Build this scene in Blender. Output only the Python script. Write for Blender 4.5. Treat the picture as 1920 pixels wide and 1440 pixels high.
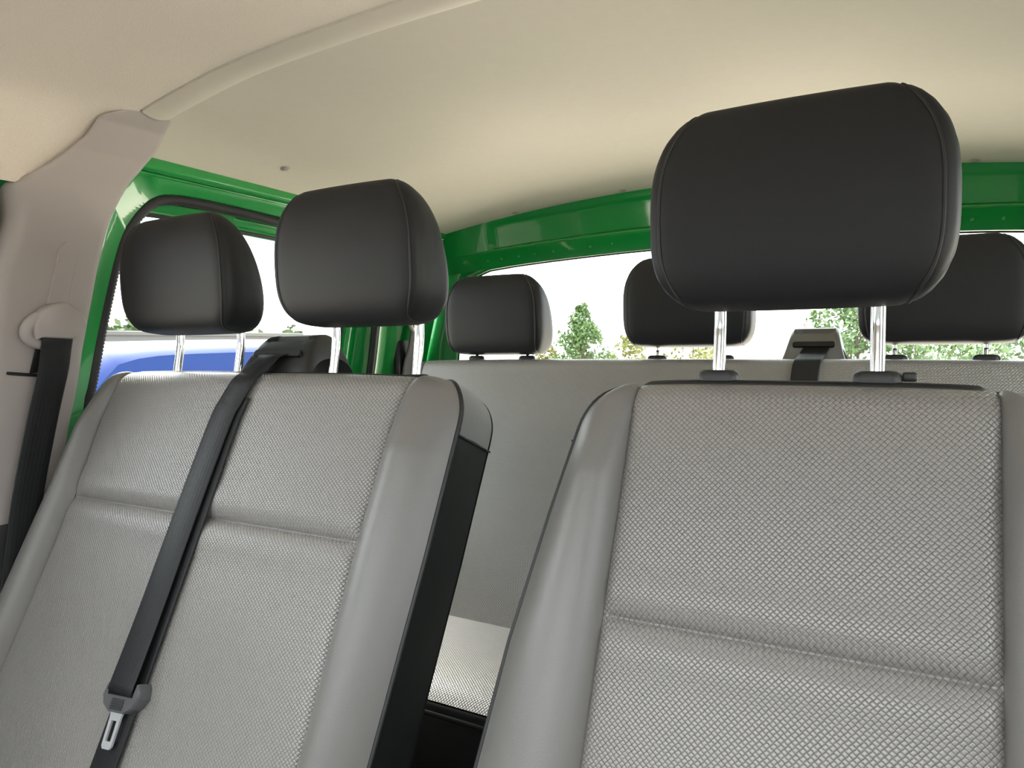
import bpy, bmesh, math, random
from mathutils import Vector, Matrix

for o in list(bpy.data.objects):
    bpy.data.objects.remove(o)
SC = bpy.context.scene
COL = SC.collection
CZ = 1.04                      # eye height above the cab floor; heights below are given from the eye
XC = -0.42                     # centreline of the vehicle

# ------------------------------------------------------------------ camera
yaw, pit, rol = math.radians(-28.6), -math.atan(72 / 1300.0), math.radians(0.6)
Fv = Vector((math.sin(yaw) * math.cos(pit), math.cos(yaw) * math.cos(pit), math.sin(pit)))
R0 = Vector((math.cos(yaw), -math.sin(yaw), 0))
U0 = R0.cross(Fv)
Rv = R0 * math.cos(rol) - U0 * math.sin(rol)
Uv = U0 * math.cos(rol) + R0 * math.sin(rol)
cam = bpy.data.cameras.new('camera')
cam.sensor_width = 36
cam.lens = 36 * 1300 / 1920
cam.clip_start = 0.02
cam.clip_end = 500
cam_o = bpy.data.objects.new('camera', cam)
M3 = Matrix((Rv, Uv, -Fv)).transposed()
cam_o.matrix_world = Matrix.Translation((0, 0, CZ)) @ M3.to_4x4()
COL.objects.link(cam_o)
SC.camera = cam_o

# ------------------------------------------------------------------ sky, exposure
world = bpy.data.worlds.new('overcast_sky')
SC.world = world
world.use_nodes = True
bg = world.node_tree.nodes['Background']
bg.inputs[0].default_value = (0.92, 0.965, 1.0, 1)
bg.inputs[1].default_value = 4.6
vs = SC.view_settings
vs.view_transform = 'Standard'
vs.look = 'None'
vs.gamma = 1
vs.use_curve_mapping = False
vs.exposure = 0.15
sun = bpy.data.lights.new('veiled_sun', 'SUN')
sun.energy = 24.0
sun.angle = math.radians(50)
sun.color = (1.0, 0.96, 0.90)
sun_o = bpy.data.objects.new('veiled_sun', sun)
sun_o.rotation_euler = Vector((0.55, -0.45, -1.0)).to_track_quat('-Z', 'Y').to_euler()
COL.objects.link(sun_o)
try:
    SC.cycles.max_bounces = 14
    SC.cycles.diffuse_bounces = 8
    SC.cycles.glossy_bounces = 6
    SC.cycles.transparent_max_bounces = 16
except Exception:
    pass

# ------------------------------------------------------------------ materials
def mat(name):
    m = bpy.data.materials.new(name)
    m.use_nodes = True
    nt = m.node_tree
    return m, nt, nt.nodes['Principled BSDF']

def N(nt, t, **kw):
    n = nt.nodes.new(t)
    for k, v in kw.items():
        setattr(n, k, v)
    return n

def mth(nt, op, a, b=None, c=None):
    n = nt.nodes.new('ShaderNodeMath')
    n.operation = op
    for i, x in enumerate((a, b, c)):
        if x is None:
            continue
        if isinstance(x, (int, float)):
            n.inputs[i].default_value = x
        else:
            nt.links.new(x, n.inputs[i])
    return n.outputs[0]

def simple(name, col, rough=0.5, metal=0.0, spec=0.5, noise=None, bump=0.0, coat=0.0, var=0.0, sheen=0.0):
    """principled with a fine procedural grain: noise = scale in 1/m, bump = strength, var = colour variation"""
    m, nt, b = mat(name)
    b.inputs['Base Color'].default_value = (*col, 1)
    b.inputs['Roughness'].default_value = rough
    b.inputs['Metallic'].default_value = metal
    b.inputs['Specular IOR Level'].default_value = spec
    b.inputs['Coat Weight'].default_value = coat
    b.inputs['Coat Roughness'].default_value = 0.06
    if sheen:
        b.inputs['Sheen Weight'].default_value = sheen
    if noise:
        tc = N(nt, 'ShaderNodeTexCoord')
        nz = N(nt, 'ShaderNodeTexNoise')
        nz.inputs['Scale'].default_value = noise
        nz.inputs['Detail'].default_value = 3
        nt.links.new(tc.outputs['Object'], nz.inputs['Vector'])
        if bump:
            bp = N(nt, 'ShaderNodeBump')
            bp.inputs['Strength'].default_value = bump
            bp.inputs['Distance'].default_value = 0.0012
            nt.links.new(nz.outputs['Fac'], bp.inputs['Height'])
            nt.links.new(bp.outputs['Normal'], b.inputs['Normal'])
        if var:
            mx = N(nt, 'ShaderNodeMixRGB')
            mx.inputs[1].default_value = (*[c * (1 - var) for c in col], 1)
            mx.inputs[2].default_value = (*[min(1, c * (1 + var)) for c in col], 1)
            nt.links.new(nz.outputs['Fac'], mx.inputs[0])
            nt.links.new(mx.outputs[0], b.inputs['Base Color'])
    return m

def weave(name, col, cell=0.0044, rough=0.30, ang=40, depth=0.0010, dark=0.42):
    """basket weave upholstery: strands cross over and under, laid out in metres on the UV map"""
    m, nt, b = mat(name)
    uv = N(nt, 'ShaderNodeUVMap')
    mp = N(nt, 'ShaderNodeMapping')
    mp.inputs['Rotation'].default_value = (0, 0, math.radians(ang))
    mp.inputs['Scale'].default_value = (1 / cell, 1 / cell, 1)
    nt.links.new(uv.outputs[0], mp.inputs[0])
    sp = N(nt, 'ShaderNodeSeparateXYZ')
    nt.links.new(mp.outputs[0], sp.inputs[0])
    u, v = sp.outputs[0], sp.outputs[1]
    fu, fv = mth(nt, 'FRACT', u), mth(nt, 'FRACT', v)
    par = mth(nt, 'FLOORED_MODULO', mth(nt, 'ADD', mth(nt, 'FLOOR', u), mth(nt, 'FLOOR', v)), 2.0)
    def cen(x):
        return mth(nt, 'MULTIPLY_ADD', x, 2.0, -1.0)
    cu, cv = cen(fu), cen(fv)
    def strand(al, ac):
        a2 = mth(nt, 'MULTIPLY', ac, ac)
        l2 = mth(nt, 'MULTIPLY', al, al)
        l4 = mth(nt, 'MULTIPLY', l2, l2)
        return mth(nt, 'MULTIPLY', mth(nt, 'SUBTRACT', 1.0, mth(nt, 'MULTIPLY', a2, a2)),
                   mth(nt, 'SUBTRACT', 1.0, mth(nt, 'MULTIPLY', l4, 0.45)))
    hA, hB = strand(cu, cv), strand(cv, cu)
    mx = N(nt, 'ShaderNodeMix')
    nt.links.new(par, mx.inputs[0])
    nt.links.new(hA, mx.inputs[2])
    nt.links.new(hB, mx.inputs[3])
    h = mx.outputs[0]
    bp = N(nt, 'ShaderNodeBump')
    bp.inputs['Strength'].default_value = 0.85
    bp.inputs['Distance'].default_value = depth
    nt.links.new(h, bp.inputs['Height'])
    nt.links.new(bp.outputs['Normal'], b.inputs['Normal'])
    cr = N(nt, 'ShaderNodeMixRGB')
    cr.inputs[1].default_value = (*[c * dark for c in col], 1)  # recesses between strands: their shade is mixed into the colour
    cr.inputs[2].default_value = (*col, 1)
    nt.links.new(mth(nt, 'MINIMUM', mth(nt, 'MULTIPLY', h, 1.6), 1.0), cr.inputs[0])
    nt.links.new(cr.outputs[0], b.inputs['Base Color'])
    b.inputs['Roughness'].default_value = rough
    b.inputs['Specular IOR Level'].default_value = 1.0
    return m

def webbing_mat(name, col):
    m, nt, b = mat(name)
    uv = N(nt, 'ShaderNodeUVMap')
    sp = N(nt, 'ShaderNodeSeparateXYZ')
    nt.links.new(uv.outputs[0], sp.inputs[0])
    w1 = mth(nt, 'SINE', mth(nt, 'MULTIPLY', sp.outputs[0], 900.0))
    w2 = mth(nt, 'SINE', mth(nt, 'MULTIPLY', sp.outputs[1], 2600.0))
    h = mth(nt, 'ADD', w1, mth(nt, 'MULTIPLY', w2, 0.5))
    bp = N(nt, 'ShaderNodeBump')
    bp.inputs['Strength'].default_value = 0.12
    bp.inputs['Distance'].default_value = 0.0006
    nt.links.new(h, bp.inputs['Height'])
    nt.links.new(bp.outputs['Normal'], b.inputs['Normal'])
    b.inputs['Base Color'].default_value = (*col, 1)
    b.inputs['Roughness'].default_value = 0.5
    b.inputs['Specular IOR Level'].default_value = 0.3
    return m

def glass_mat(name, tint, refl=0.9):
    m = bpy.data.materials.new(name)
    m.use_nodes = True
    nt = m.node_tree
    nt.nodes.clear()
    out = N(nt, 'ShaderNodeOutputMaterial')
    tr = N(nt, 'ShaderNodeBsdfTransparent')
    tr.inputs[0].default_value = (*tint, 1)
    gl = N(nt, 'ShaderNodeBsdfGlossy')
    gl.inputs['Roughness'].default_value = 0.01
    fr = N(nt, 'ShaderNodeFresnel')
    fr.inputs[0].default_value = 1.35
    mx = N(nt, 'ShaderNodeMixShader')
    nt.links.new(mth(nt, 'MULTIPLY', fr.outputs[0], refl), mx.inputs[0])
    nt.links.new(tr.outputs[0], mx.inputs[1])
    nt.links.new(gl.outputs[0], mx.inputs[2])
    nt.links.new(mx.outputs[0], out.inputs[0])
    return m

M = {}
M['weave'] = weave('grey_woven_upholstery', (0.25, 0.232, 0.222))
M['weave_fine'] = weave('grey_woven_upholstery_fine', (0.265, 0.25, 0.238))
M['bolster'] = simple('grey_leatherette', (0.18, 0.17, 0.163), 0.34, noise=900, bump=0.22, spec=0.5)
M['black_leather'] = simple('black_leatherette', (0.0135, 0.0142, 0.017), 0.5, noise=1100, bump=0.18, spec=0.36)
M['side_black'] = simple('black_side_leatherette', (0.012, 0.0125, 0.013), 0.5, noise=900, bump=0.15, spec=0.4)
M['velour'] = simple('charcoal_velour', (0.16, 0.16, 0.16), 0.85, noise=1500, bump=0.4, var=0.3, sheen=0.4)
M['piping'] = simple('black_piping', (0.015, 0.015, 0.016), 0.5)
M['thread'] = simple('grey_seam_thread', (0.20, 0.19, 0.18), 0.7)
M['chrome'] = simple('chrome', (0.74, 0.74, 0.73), 0.12, metal=1.0)
M['steel'] = simple('brushed_steel', (0.80, 0.81, 0.84), 0.3, metal=0.6, noise=300, bump=0.05)
M['plastic_black'] = simple('black_plastic', (0.03, 0.03, 0.031), 0.42, noise=1200, bump=0.15)
M['plastic_dark'] = simple('dark_grey_plastic', (0.055, 0.055, 0.056), 0.5, noise=900, bump=0.2)
M['plastic_sheen'] = simple('plastic_with_sky_sheen', (0.22, 0.22, 0.22), 0.4, noise=900, bump=0.12)  # rear belt guide: sky reflection put into a lighter base colour
M['plastic_tongue'] = simple('tongue_grey_plastic', (0.09, 0.09, 0.095), 0.35, noise=900, bump=0.1)
M['plastic_beige'] = simple('warm_grey_plastic', (0.43, 0.385, 0.37), 0.5, noise=700, bump=0.12)
M['headliner'] = simple('beige_headliner_fabric', (0.82, 0.73, 0.645), 0.9, noise=520, bump=0.55, var=0.10)
M['bow'] = simple('cream_bow_trim', (0.74, 0.67, 0.585), 0.55, noise=500, bump=0.08)
M['hardboard'] = simple('cream_roof_board', (0.71, 0.65, 0.565), 0.75, spec=0.25, noise=60, bump=0.04, var=0.03)
M['green'] = simple('green_car_paint', (0.004, 0.29, 0.05), 0.28, coat=1.0, noise=5, var=0.05)
M['rubber'] = simple('black_rubber', (0.022, 0.021, 0.024), 0.55, noise=400, bump=0.1)
M['webbing'] = webbing_mat('black_belt_webbing', (0.016, 0.0165, 0.018))
M['carpet'] = simple('dark_floor_mat', (0.03, 0.03, 0.03), 0.9, noise=300, bump=0.5, var=0.3)
M['glass'] = glass_mat('clear_window_glass', (0.94, 0.97, 0.95))
M['asphalt'] = simple('pale_concrete', (0.62, 0.56, 0.47), 0.9, noise=3, var=0.25, bump=0.2)
M['blue'] = simple('blue_car_paint', (0.003, 0.022, 0.125), 0.5, spec=0.2, noise=2, var=0.06)
M['dark_glass'] = simple('blue_tinted_glass', (0.003, 0.02, 0.10), 0.4, spec=0.12)
M['white_paint'] = simple('white_paint', (0.085, 0.085, 0.082), 0.5, noise=4, var=0.05)
M['bark'] = simple('bark', (0.09, 0.07, 0.05), 0.9, noise=20, bump=0.5, var=0.3)
M['leaf'] = simple('green_leaves', (0.058, 0.112, 0.03), 0.6, noise=2.5, var=0.5)
M['leaf_y'] = simple('yellow_green_leaves', (0.115, 0.125, 0.02), 0.6, noise=2.5, var=0.4)
M['far_leaf'] = simple('pale_hedge_leaves', (0.065, 0.10, 0.04), 0.7, noise=1.5, var=0.4)

# ------------------------------------------------------------------ mesh helpers (points in eye-height coordinates)
def empty(name, loc):
    o = bpy.data.objects.new(name, None)
    o.empty_display_size = 0.05
    COL.objects.link(o)
    o.location = loc
    return o

def tag(o, label=None, cat=None, group=None, kind=None):
    if label:
        o['label'] = label
    if cat:
        o['category'] = cat
    if group:
        o['group'] = group
    if kind:
        o['kind'] = kind
    return o

def base_of(parent):
    b = Vector((0, 0, 0))
    p = parent
    while p is not None:
        b += p.location
        p = p.parent
    return b

def obj(name, vf, m, parent=None, uvs=None, smooth=True, sharp=None, loc=None):
    """link one mesh object; vf = (verts, faces) in eye-height coordinates; loc sets the object's own origin"""
    verts, faces = vf[0], vf[1]
    if uvs is None and len(vf) > 2:
        uvs = vf[2]
    b = base_of(parent)
    own = Vector((0, 0, 0))
    if parent is None:
        if loc is None:
            xs = [v[0] for v in verts]; ys = [v[1] for v in verts]; zs = [v[2] + CZ for v in verts]
            loc = ((min(xs) + max(xs)) / 2, (min(ys) + max(ys)) / 2, min(zs))
        own = Vector(loc)
    off = b + own
    me = bpy.data.meshes.new(name)
    me.from_pydata([(v[0] - off.x, v[1] - off.y, v[2] + CZ - off.z) for v in verts], [], faces)
    me.validate()
    if uvs is not None and len(uvs) == len(verts):
        ul = me.uv_layers.new(name='UVMap')
        for lp in me.loops:
            ul.data[lp.index].uv = uvs[lp.vertex_index]
    me.materials.append(M[m] if isinstance(m, str) else m)
    bm = bmesh.new()
    bm.from_mesh(me)
    bmesh.ops.recalc_face_normals(bm, faces=bm.faces)
    bm.to_mesh(me)
    bm.free()
    if smooth:
        me.polygons.foreach_set('use_smooth', [True] * len(me.polygons))
        if sharp:
            me.set_sharp_from_angle(angle=math.radians(sharp))
    me.update()
    o = bpy.data.objects.new(name, me)
    COL.objects.link(o)
    o.parent = parent
    o.location = own
    return o

def grid(fn, us, vs_, closed_u=False):
    vv, ff, uv = [], [], []
    nu, nv = len(us), len(vs_)
    for v in vs_:
        for u in us:
            r = fn(u, v)
            vv.append(tuple(r[:3]))
            uv.append(tuple(r[3:5]) if len(r) > 3 else (u, v))
    for j in range(nv - 1):
        for i in range(nu - 1 if not closed_u else nu):
            a, b_ = j * nu + i, j * nu + (i + 1) % nu
            ff.append((a, b_, b_ + nu, a + nu))
    return vv, ff, uv

def lin(a, b, n):
    return [a + (b - a) * i / (n - 1) for i in range(n)]

def join(*parts):
    vv, ff, uv = [], [], []
    for p in parts:
        o = len(vv)
        vv += list(p[0])
        ff += [tuple(i + o for i in f) for f in p[1]]
        uv += list(p[2]) if len(p) > 2 else [(0, 0)] * len(p[0])
    return vv, ff, uv

def interp(x, xs, ys):
    if x <= xs[0]:
        return ys[0]
    for i in range(1, len(xs)):
        if x <= xs[i]:
            t = (x - xs[i - 1]) / (xs[i] - xs[i - 1])
            return ys[i - 1] + t * (ys[i] - ys[i - 1])
    return ys[-1]

def catmull(pts, per=8, closed=False):
    pts = [Vector(p) for p in pts]
    n = len(pts)
    out = []
    for i in range(n if closed else n - 1):
        if closed:
            p0, p1, p2, p3 = pts[(i - 1) % n], pts[i], pts[(i + 1) % n], pts[(i + 2) % n]
        else:
            p1, p2 = pts[i], pts[i + 1]
            p0 = pts[i - 1] if i else p1 * 2 - p2
            p3 = pts[i + 2] if i + 2 < n else p2 * 2 - p1
        for k in range(per):
            t = k / per
            out.append(0.5 * ((2 * p1) + (p2 - p0) * t + (2 * p0 - 5 * p1 + 4 * p2 - p3) * t * t + (3 * p1 - p0 - 3 * p2 + p3) * t ** 3))
    if not closed:
        out.append(pts[-1])
    return out

def resample(pts, n, closed=False):
    pts = [Vector(p) for p in pts]
    if closed:
        pts = pts + [pts[0]]
    L = [0]
    for a, b in zip(pts, pts[1:]):
        L.append(L[-1] + (b - a).length)
    out = []
    m = n if closed else n - 1
    j = 0
    for k in range(n):
        t = L[-1] * k / m
        while j < len(L) - 2 and L[j + 1] < t:
            j += 1
        d = L[j + 1] - L[j]
        out.append(pts[j].lerp(pts[j + 1], (t - L[j]) / d if d > 1e-9 else 0))
    return out

def tube(path, rad, seg=10, closed=False, cap=True):
    path = [Vector(p) for p in path]
    n = len(path)
    vv, ff, uv = [], [], []
    nrm = None
    dist = 0
    for i, p in enumerate(path):
        a = path[(i - 1) % n] if (closed or i) else p
        b = path[(i + 1) % n] if (closed or i < n - 1) else p
        t = (b - a).normalized()
        if nrm is None:
            nrm = t.orthogonal().normalized()
        nrm = (nrm - t * nrm.dot(t)).normalized()
        bi = t.cross(nrm)
        r = rad(i) if callable(rad) else rad
        if i:
            dist += (p - path[i - 1]).length
        for k in range(seg):
            an = 2 * math.pi * k / seg
            vv.append(tuple(p + nrm * r * math.cos(an) + bi * r * math.sin(an)))
            uv.append((k / seg, dist))
    for i in range(n if closed else n - 1):
        for k in range(seg):
            a, b = i * seg + k, i * seg + (k + 1) % seg
            c, d = ((i + 1) % n) * seg + (k + 1) % seg, ((i + 1) % n) * seg + k
            ff.append((a, b, c, d))
    if cap and not closed:
        ff.append(tuple(range(seg)))
        ff.append(tuple((n - 1) * seg + k for k in range(seg)))
    return vv, ff, uv

def ribbon(path, width_dir, half, thick_dir, th, edge=0.0):
    """flat strap: path points, per-point across and thickness directions (vector or list)"""
    vv, ff, uv = [], [], []
    n = len(path)
    dist = 0
    prof = [(-1, 0), (-0.93, 1), (-0.4, 1.0), (0, 0.9), (0.4, 1.0), (0.93, 1), (1, 0), (0.93, -1), (0, -1), (-0.93, -1)]
    for i, p in enumerate(path):
        p = Vector(p)
        w = Vector(width_dir[i] if isinstance(width_dir, list) else width_dir).normalized()
        t = Vector(thick_dir[i] if isinstance(thick_dir, list) else thick_dir).normalized()
        h = half[i] if isinstance(half, list) else half
        if i:
            dist += (p - Vector(path[i - 1])).length
        for a, b in prof:
            vv.append(tuple(p + w * a * h + t * b * th))
            uv.append((a * h, dist))
    k = len(prof)
    for i in range(n - 1):
        for j in range(k):
            ff.append((i * k + j, i * k + (j + 1) % k, (i + 1) * k + (j + 1) % k, (i + 1) * k + j))
    ff.append(tuple(range(k)))
    ff.append(tuple((n - 1) * k + j for j in range(k)))
    return vv, ff, uv

def rbox(c, size, bev=0.003, seg=2, rot=None):
    bm = bmesh.new()
    bmesh.ops.create_cube(bm, size=1)
    bmesh.ops.scale(bm, vec=size, verts=bm.verts)
    if bev:
        bmesh.ops.bevel(bm, geom=list(bm.edges), offset=bev, segments=seg, affect='EDGES', profile=0.6)
    if rot is not None:
        bmesh.ops.transform(bm, matrix=rot.to_4x4(), verts=bm.verts)
    bmesh.ops.translate(bm, vec=c, verts=bm.verts)
    bm.verts.index_update()
    r = [tuple(v.co) for v in bm.verts], [tuple(v.index for v in f.verts) for f in bm.faces]
    bm.free()
    return r[0], r[1], [(v[0], v[2]) for v in r[0]]

def extrude_poly(pts, fn0, fn1, mid=None):
    """closed outline pts -> solid between maps fn0(p) and fn1(p); mid = extra in-between (fn, scale) rings"""
    n = len(pts)
    rings = [fn0] + (mid or []) + [fn1]
    vv = [tuple(f(p)) for f in rings for p in pts]
    ff = []
    for r in range(len(rings) - 1):
        for i in range(n):
            a, b = r * n + i, r * n + (i + 1) % n
            ff.append((a, b, b + n, a + n))
    ff.append(tuple(range(n)))
    ff.append(tuple((len(rings) - 1) * n + i for i in range(n)))
    return vv, ff, [(0, 0)] * len(vv)

def rounded_rect(x0, x1, z0, z1, r, n=6):
    out = []
    for cx, cz, a0 in ((x1 - r, z0 + r, -90), (x1 - r, z1 - r, 0), (x0 + r, z1 - r, 90), (x0 + r, z0 + r, 180)):
        for k in range(n + 1):
            a = math.radians(a0 + 90 * k / n)
            out.append((cx + r * math.cos(a), cz + r * math.sin(a)))
    return out

def mir(vf, right):
    """the other side of the vehicle is a mirror image about its centreline"""
    if not right:
        return vf
    return [(2 * XC - v[0], v[1], v[2]) for v in vf[0]], [tuple(reversed(f)) for f in vf[1]], (vf[2] if len(vf) > 2 else [(0, 0)] * len(vf[0]))

# ================================================================== STRUCTURE
GZ = -1.64                                            # street level
def struct(name, vf, m, label, cat, parent=None, **kw):
    o = obj(name, vf, m, parent, **kw)
    if parent is None:
        tag(o, label, cat, kind='structure')
    return o

# floor
struct('floor', rbox((XC, 0.4, -1.07), (1.96, 3.1, 0.06), 0.005), 'carpet', 'dark rubber floor of the vehicle cab under the seats', 'floor')

# ---- roof lining -----------------------------------------------------------
SEC_F = [(0, .476), (.25, .4735), (.51, .461), (.68, .437), (.755, .422), (.795, .405), (.83, .365), (.852, .32), (.863, .28)]
def sec_front(q):                                     # q in [-1,1] across
    a = abs(q) * (len(SEC_F) - 1)
    pts = SEC_FS
    i = min(int(abs(q) * (len(pts) - 1)), len(pts) - 2)
    t = abs(q) * (len(pts) - 1) - i
    x = pts[i].x + (pts[i + 1].x - pts[i].x) * t
    z = pts[i].y + (pts[i + 1].y - pts[i].y) * t
    return XC + math.copysign(x, q), z
SEC_FS = resample(catmull([Vector((a, b, 0)) for a, b in SEC_F], 8), 60)
def roof_front(q, y):
    x, z = sec_front(q)
    if y < 0.1:
        z -= 0.05 * ((0.1 - y) / 0.25) ** 2
    return (x, y, z, x, y)
QS = lin(-1, 1, 121)
hl = grid(roof_front, QS, lin(-.15, .787, 40))
struct('ceiling', hl, 'headliner', 'beige fabric headliner over the front seats', 'headliner')

SEC_B = [(0, .476), (.25, .4735), (.51, .461), (.68, .437), (.755, .422), (.82, .395), (.857, .367)]
SEC_BS = resample(catmull([Vector((a, b, 0)) for a, b in SEC_B], 8), 40)
def z_panel(x, y):
    ax = abs(x - XC)
    zf = interp(ax, [p.x for p in SEC_BS], [p.y for p in SEC_BS])
    t = ax / .85
    zr = .431 - .071 * t * t
    k = (y - .85) / 1.05
    return zf + (zr - zf) * k
ceil_r = empty('ceiling_board', (XC, 1.37, CZ + .36))
tag(ceil_r, 'smooth cream roof board over the rear bench', 'roof lining', kind='structure')
obj('board', grid(lambda x, y: (x, y, z_panel(x, y), x, y), [XC + d for d in lin(-.857, .857, 90)], lin(.842, 1.902, 60)), 'hardboard', ceil_r)
def bow(x, k):
    y = .79 + .058 * k
    z = z_panel(x, .85) - .009 * math.sin(math.pi * min(1, .12 + k * .88)) + .001
    return (x, y, z, x, y)
bow_g = grid(bow, [XC + d for d in lin(-.752, .752, 100)], lin(0, 1, 12))
bow_lip = grid(lambda x, k: (x, .79 - .001 * k, bow(x, 0)[2] + .012 * k), [XC + d for d in lin(-.752, .752, 100)], [1, 0])
struct('trim_1', join(bow_lip, bow_g), 'bow', 'narrow cream trim strip arching across the roof between headliner and board', 'roof trim', sharp=50)
# fasteners of the board
for (x, y) in ((-1.20, 1.145), (-1.19, 1.60), (-1.00, 1.865), (-.66, 1.865), (-.10, 1.865), (.16, 1.865), (.38, 1.145)):
    z = z_panel(x, y)
    ring = []
    vf = grid(lambda a, r: (x + r * math.cos(a), y + r * math.sin(a), z - (.0035 if r < .008 else (.0028 if r < .0105 else -.001)), 0, 0), [2 * math.pi * k / 20 for k in range(20)], [.0001, .0035, .0036, .0075, .0105, .012], closed_u=True)
    s = obj('screw', vf, 'plastic_beige', ceil_r)
# outer roof skin
def skin(q, y):
    x = XC + .95 * q
    return (x, y, .56 - .05 * q * q - .20 * abs(q) ** 10, x, y)
struct('roof', grid(skin, lin(-1, 1, 60), lin(-.18, 2.02, 12)), 'green', 'green painted steel roof skin above the lining', 'roof')

# ---- body sides -------------------------------------------------------------
def xw(z):
    return interp(z, [-1.1, -.6, -.1, .0, .36, .5], [-1.41, -1.41, -1.40, -1.377, -1.280, -1.242])
AP = [(.815, -.80), (.797, -.55), (.797, -.153), (.805, -.068), (.82, .10), (.834, .203), (.854, .256), (.893, .302), (.948, .316), (1.055, .318), (1.206, .314),
      (1.40, .308), (1.54, .298), (1.605, .27), (1.637, .215), (1.652, .13), (1.661, .05), (1.672, -.08), (1.675, -.5), (1.66, -.82), (1.55, -.90), (.95, -.90)]
AP_S = [Vector((p.x, p.y, 0)) for p in resample(catmull([Vector((a, b, 0)) for a, b in AP], 6, True), 220, True)]
AC = Vector((1.24, -.25, 0))
def outer_pt(p, y0=.70, y1=1.93, z0=-1.04, z1=.345):
    d = p - AC
    ts = []
    if d.x > 1e-6: ts.append((y1 - AC.x) / d.x)
    if d.x < -1e-6: ts.append((y0 - AC.x) / d.x)
    if d.y > 1e-6: ts.append((z1 - AC.y) / d.y)
    if d.y < -1e-6: ts.append((z0 - AC.y) / d.y)
    return AC + d * min(ts)
def wall_frame():
    prof = [(-.012, -.045), (0, -.006), (.003, 0), (.048, .0), (.054, .006), (None, .006)]
    us = list(range(len(AP_S)))
    def fn(i, k):
        p = AP_S[i]
        o = outer_pt(p)
        d = (p - AC).normalized()
        w, off = prof[k]
        if w is None:
            q = o
        else:
            q = p + d * min(w, (o - p).length * .9)
        return (xw(q.y) + off, q.x, q.y)
    return grid(fn, us, list(range(len(prof))), closed_u=True)
def rail():
    ys = lin(.70, 1.93, 30)
    pr = [(.345, .006), (.347, .016), (.352, .018), (.368, .012), (.40, -.02)]
    return grid(lambda y, k: (xw(pr[k][0]) + pr[k][1], y, pr[k][0] + .001), ys, range(len(pr)))

XT_Z = [-.6, -.2, 0, .25, .3, .35, .4, .43, .5]
XT_X = [-1.40, -1.375, -1.35, -1.2825, -1.264, -1.24, -1.205, -1.165, -1.10]
def xt(z):
    return interp(z, XT_Z, XT_X)
REAR = [(-.31, .735), (-.175, .745), (-.044, .766), (.077, .776), (.156, .782), (.235, .793), (.305, .816), (.337, .834), (.368, .850), (.395, .856), (.424, .852)]
FRNT = [(-.31, .612), (.0, .615), (.132, .619), (.159, .625), (.23, .639), (.275, .632), (.286, .641), (.319, .681), (.365, .722), (.395, .735), (.406, .741), (.418, .765), (.424, .79)]
def smooth_tab(tab, n=60):
    return [(p.x, p.y) for p in resample(catmull([Vector((a, b, 0)) for a, b in tab], 8), n)]
REAR_S, FRNT_S = smooth_tab(REAR, 120), smooth_tab(FRNT, 160)
def yr(z): return interp(z, [a for a, b in REAR_S], [b for a, b in REAR_S])
FZ = [a for a, b in FRNT_S]
def yf(z):
    return interp(z, FZ, [b for a, b in FRNT_S])
def pillar_trim():
    zs = lin(-.31, .27, 50) + lin(.275, .424, 50)
    #  across: front roll, face, rear lip (fraction, inward offset, absolute y shift)
    cols = [('f', -.05, -.004), ('f', -.03, -.003), ('f', -.014, .0015), ('f', -.005, .006), ('f', -.001, .012), ('f', .0005, .020)]
    ncol = 14
    def fn(k, z):
        a, b = yf(z), yr(z)
        fade = 1 if z < .27 else max(0.0, 1 - (z - .27) / .03)
        if k < len(cols):
            _, off, dy = cols[k]
            off = off * fade + (1 - fade) * min(0, off) * .12
            y = a + dy
        elif k < len(cols) + ncol:
            t = (k - len(cols) + 1) / (ncol + 1)
            y0 = a + .022
            y = y0 + (b - .003 - y0) * t
            off = .002 * math.sin(math.pi * t)
        elif k == len(cols) + ncol:
            y, off = b - .002, .0
        elif k == len(cols) + ncol + 1:
            y, off = b, -.0025
        else:
            y, off = b + .0005, -.022
        y = min(y, b + .0005)
        X = xt(z) + off
        return (X, y, z, y, z)
    return grid(fn, range(len(cols) + ncol + 3), zs)

def seal_vf(path, r, period=0.0075):
    n = int(sum((a - b).length for a, b in zip(path, path[1:] + path[:1])) / (period / 2))
    pp = resample(path, n - n % 2, True)
    return tube(pp, lambda i: r * (1.0 if i % 2 else .86), 8, True)

DW = [(.85, -.22), (.825, -.10), (.825, .10), (.832, .20), (.86, .262), (.93, .282), (1.15, .279), (1.40, .272), (1.51, .258), (1.553, .215), (1.565, .12), (1.570, .0), (1.575, -.14), (1.55, -.215), (1.48, -.235), (1.0, -.24)]
DW_S = [Vector((p.x, p.y, 0)) for p in resample(catmull([Vector((a, b, 0)) for a, b in DW], 6, True), 160, True)]
DC = Vector((1.24, .02, 0))
def xd(z):
    return xw(z) - .053
def door_vf():
    prof = [(-.004, -.03), (0, -.012), (.004, -.002), (.012, .004), (.03, .006), (.036, .0), (.062, .0), (.068, .007), (None, .007)]
    def out(p):
        d = p - DC
        ts = []
        if d.x > 1e-6: ts.append((1.72 - DC.x) / d.x)
        if d.x < -1e-6: ts.append((.76 - DC.x) / d.x)
        if d.y > 1e-6: ts.append((.345 - DC.y) / d.y)
        if d.y < -1e-6: ts.append((-1.0 - DC.y) / d.y)
        return DC + d * min(ts)
    def fn(i, k):
        p = DW_S[i]
        o = out(p)
        d = (p - DC).normalized()
        w, off = prof[k]
        q = o if w is None else p + d * min(w, (o - p).length * .95)
        return (xd(q.y) + off, q.x, q.y)
    return grid(fn, range(len(DW_S)), range(len(prof)), closed_u=True)

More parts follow.
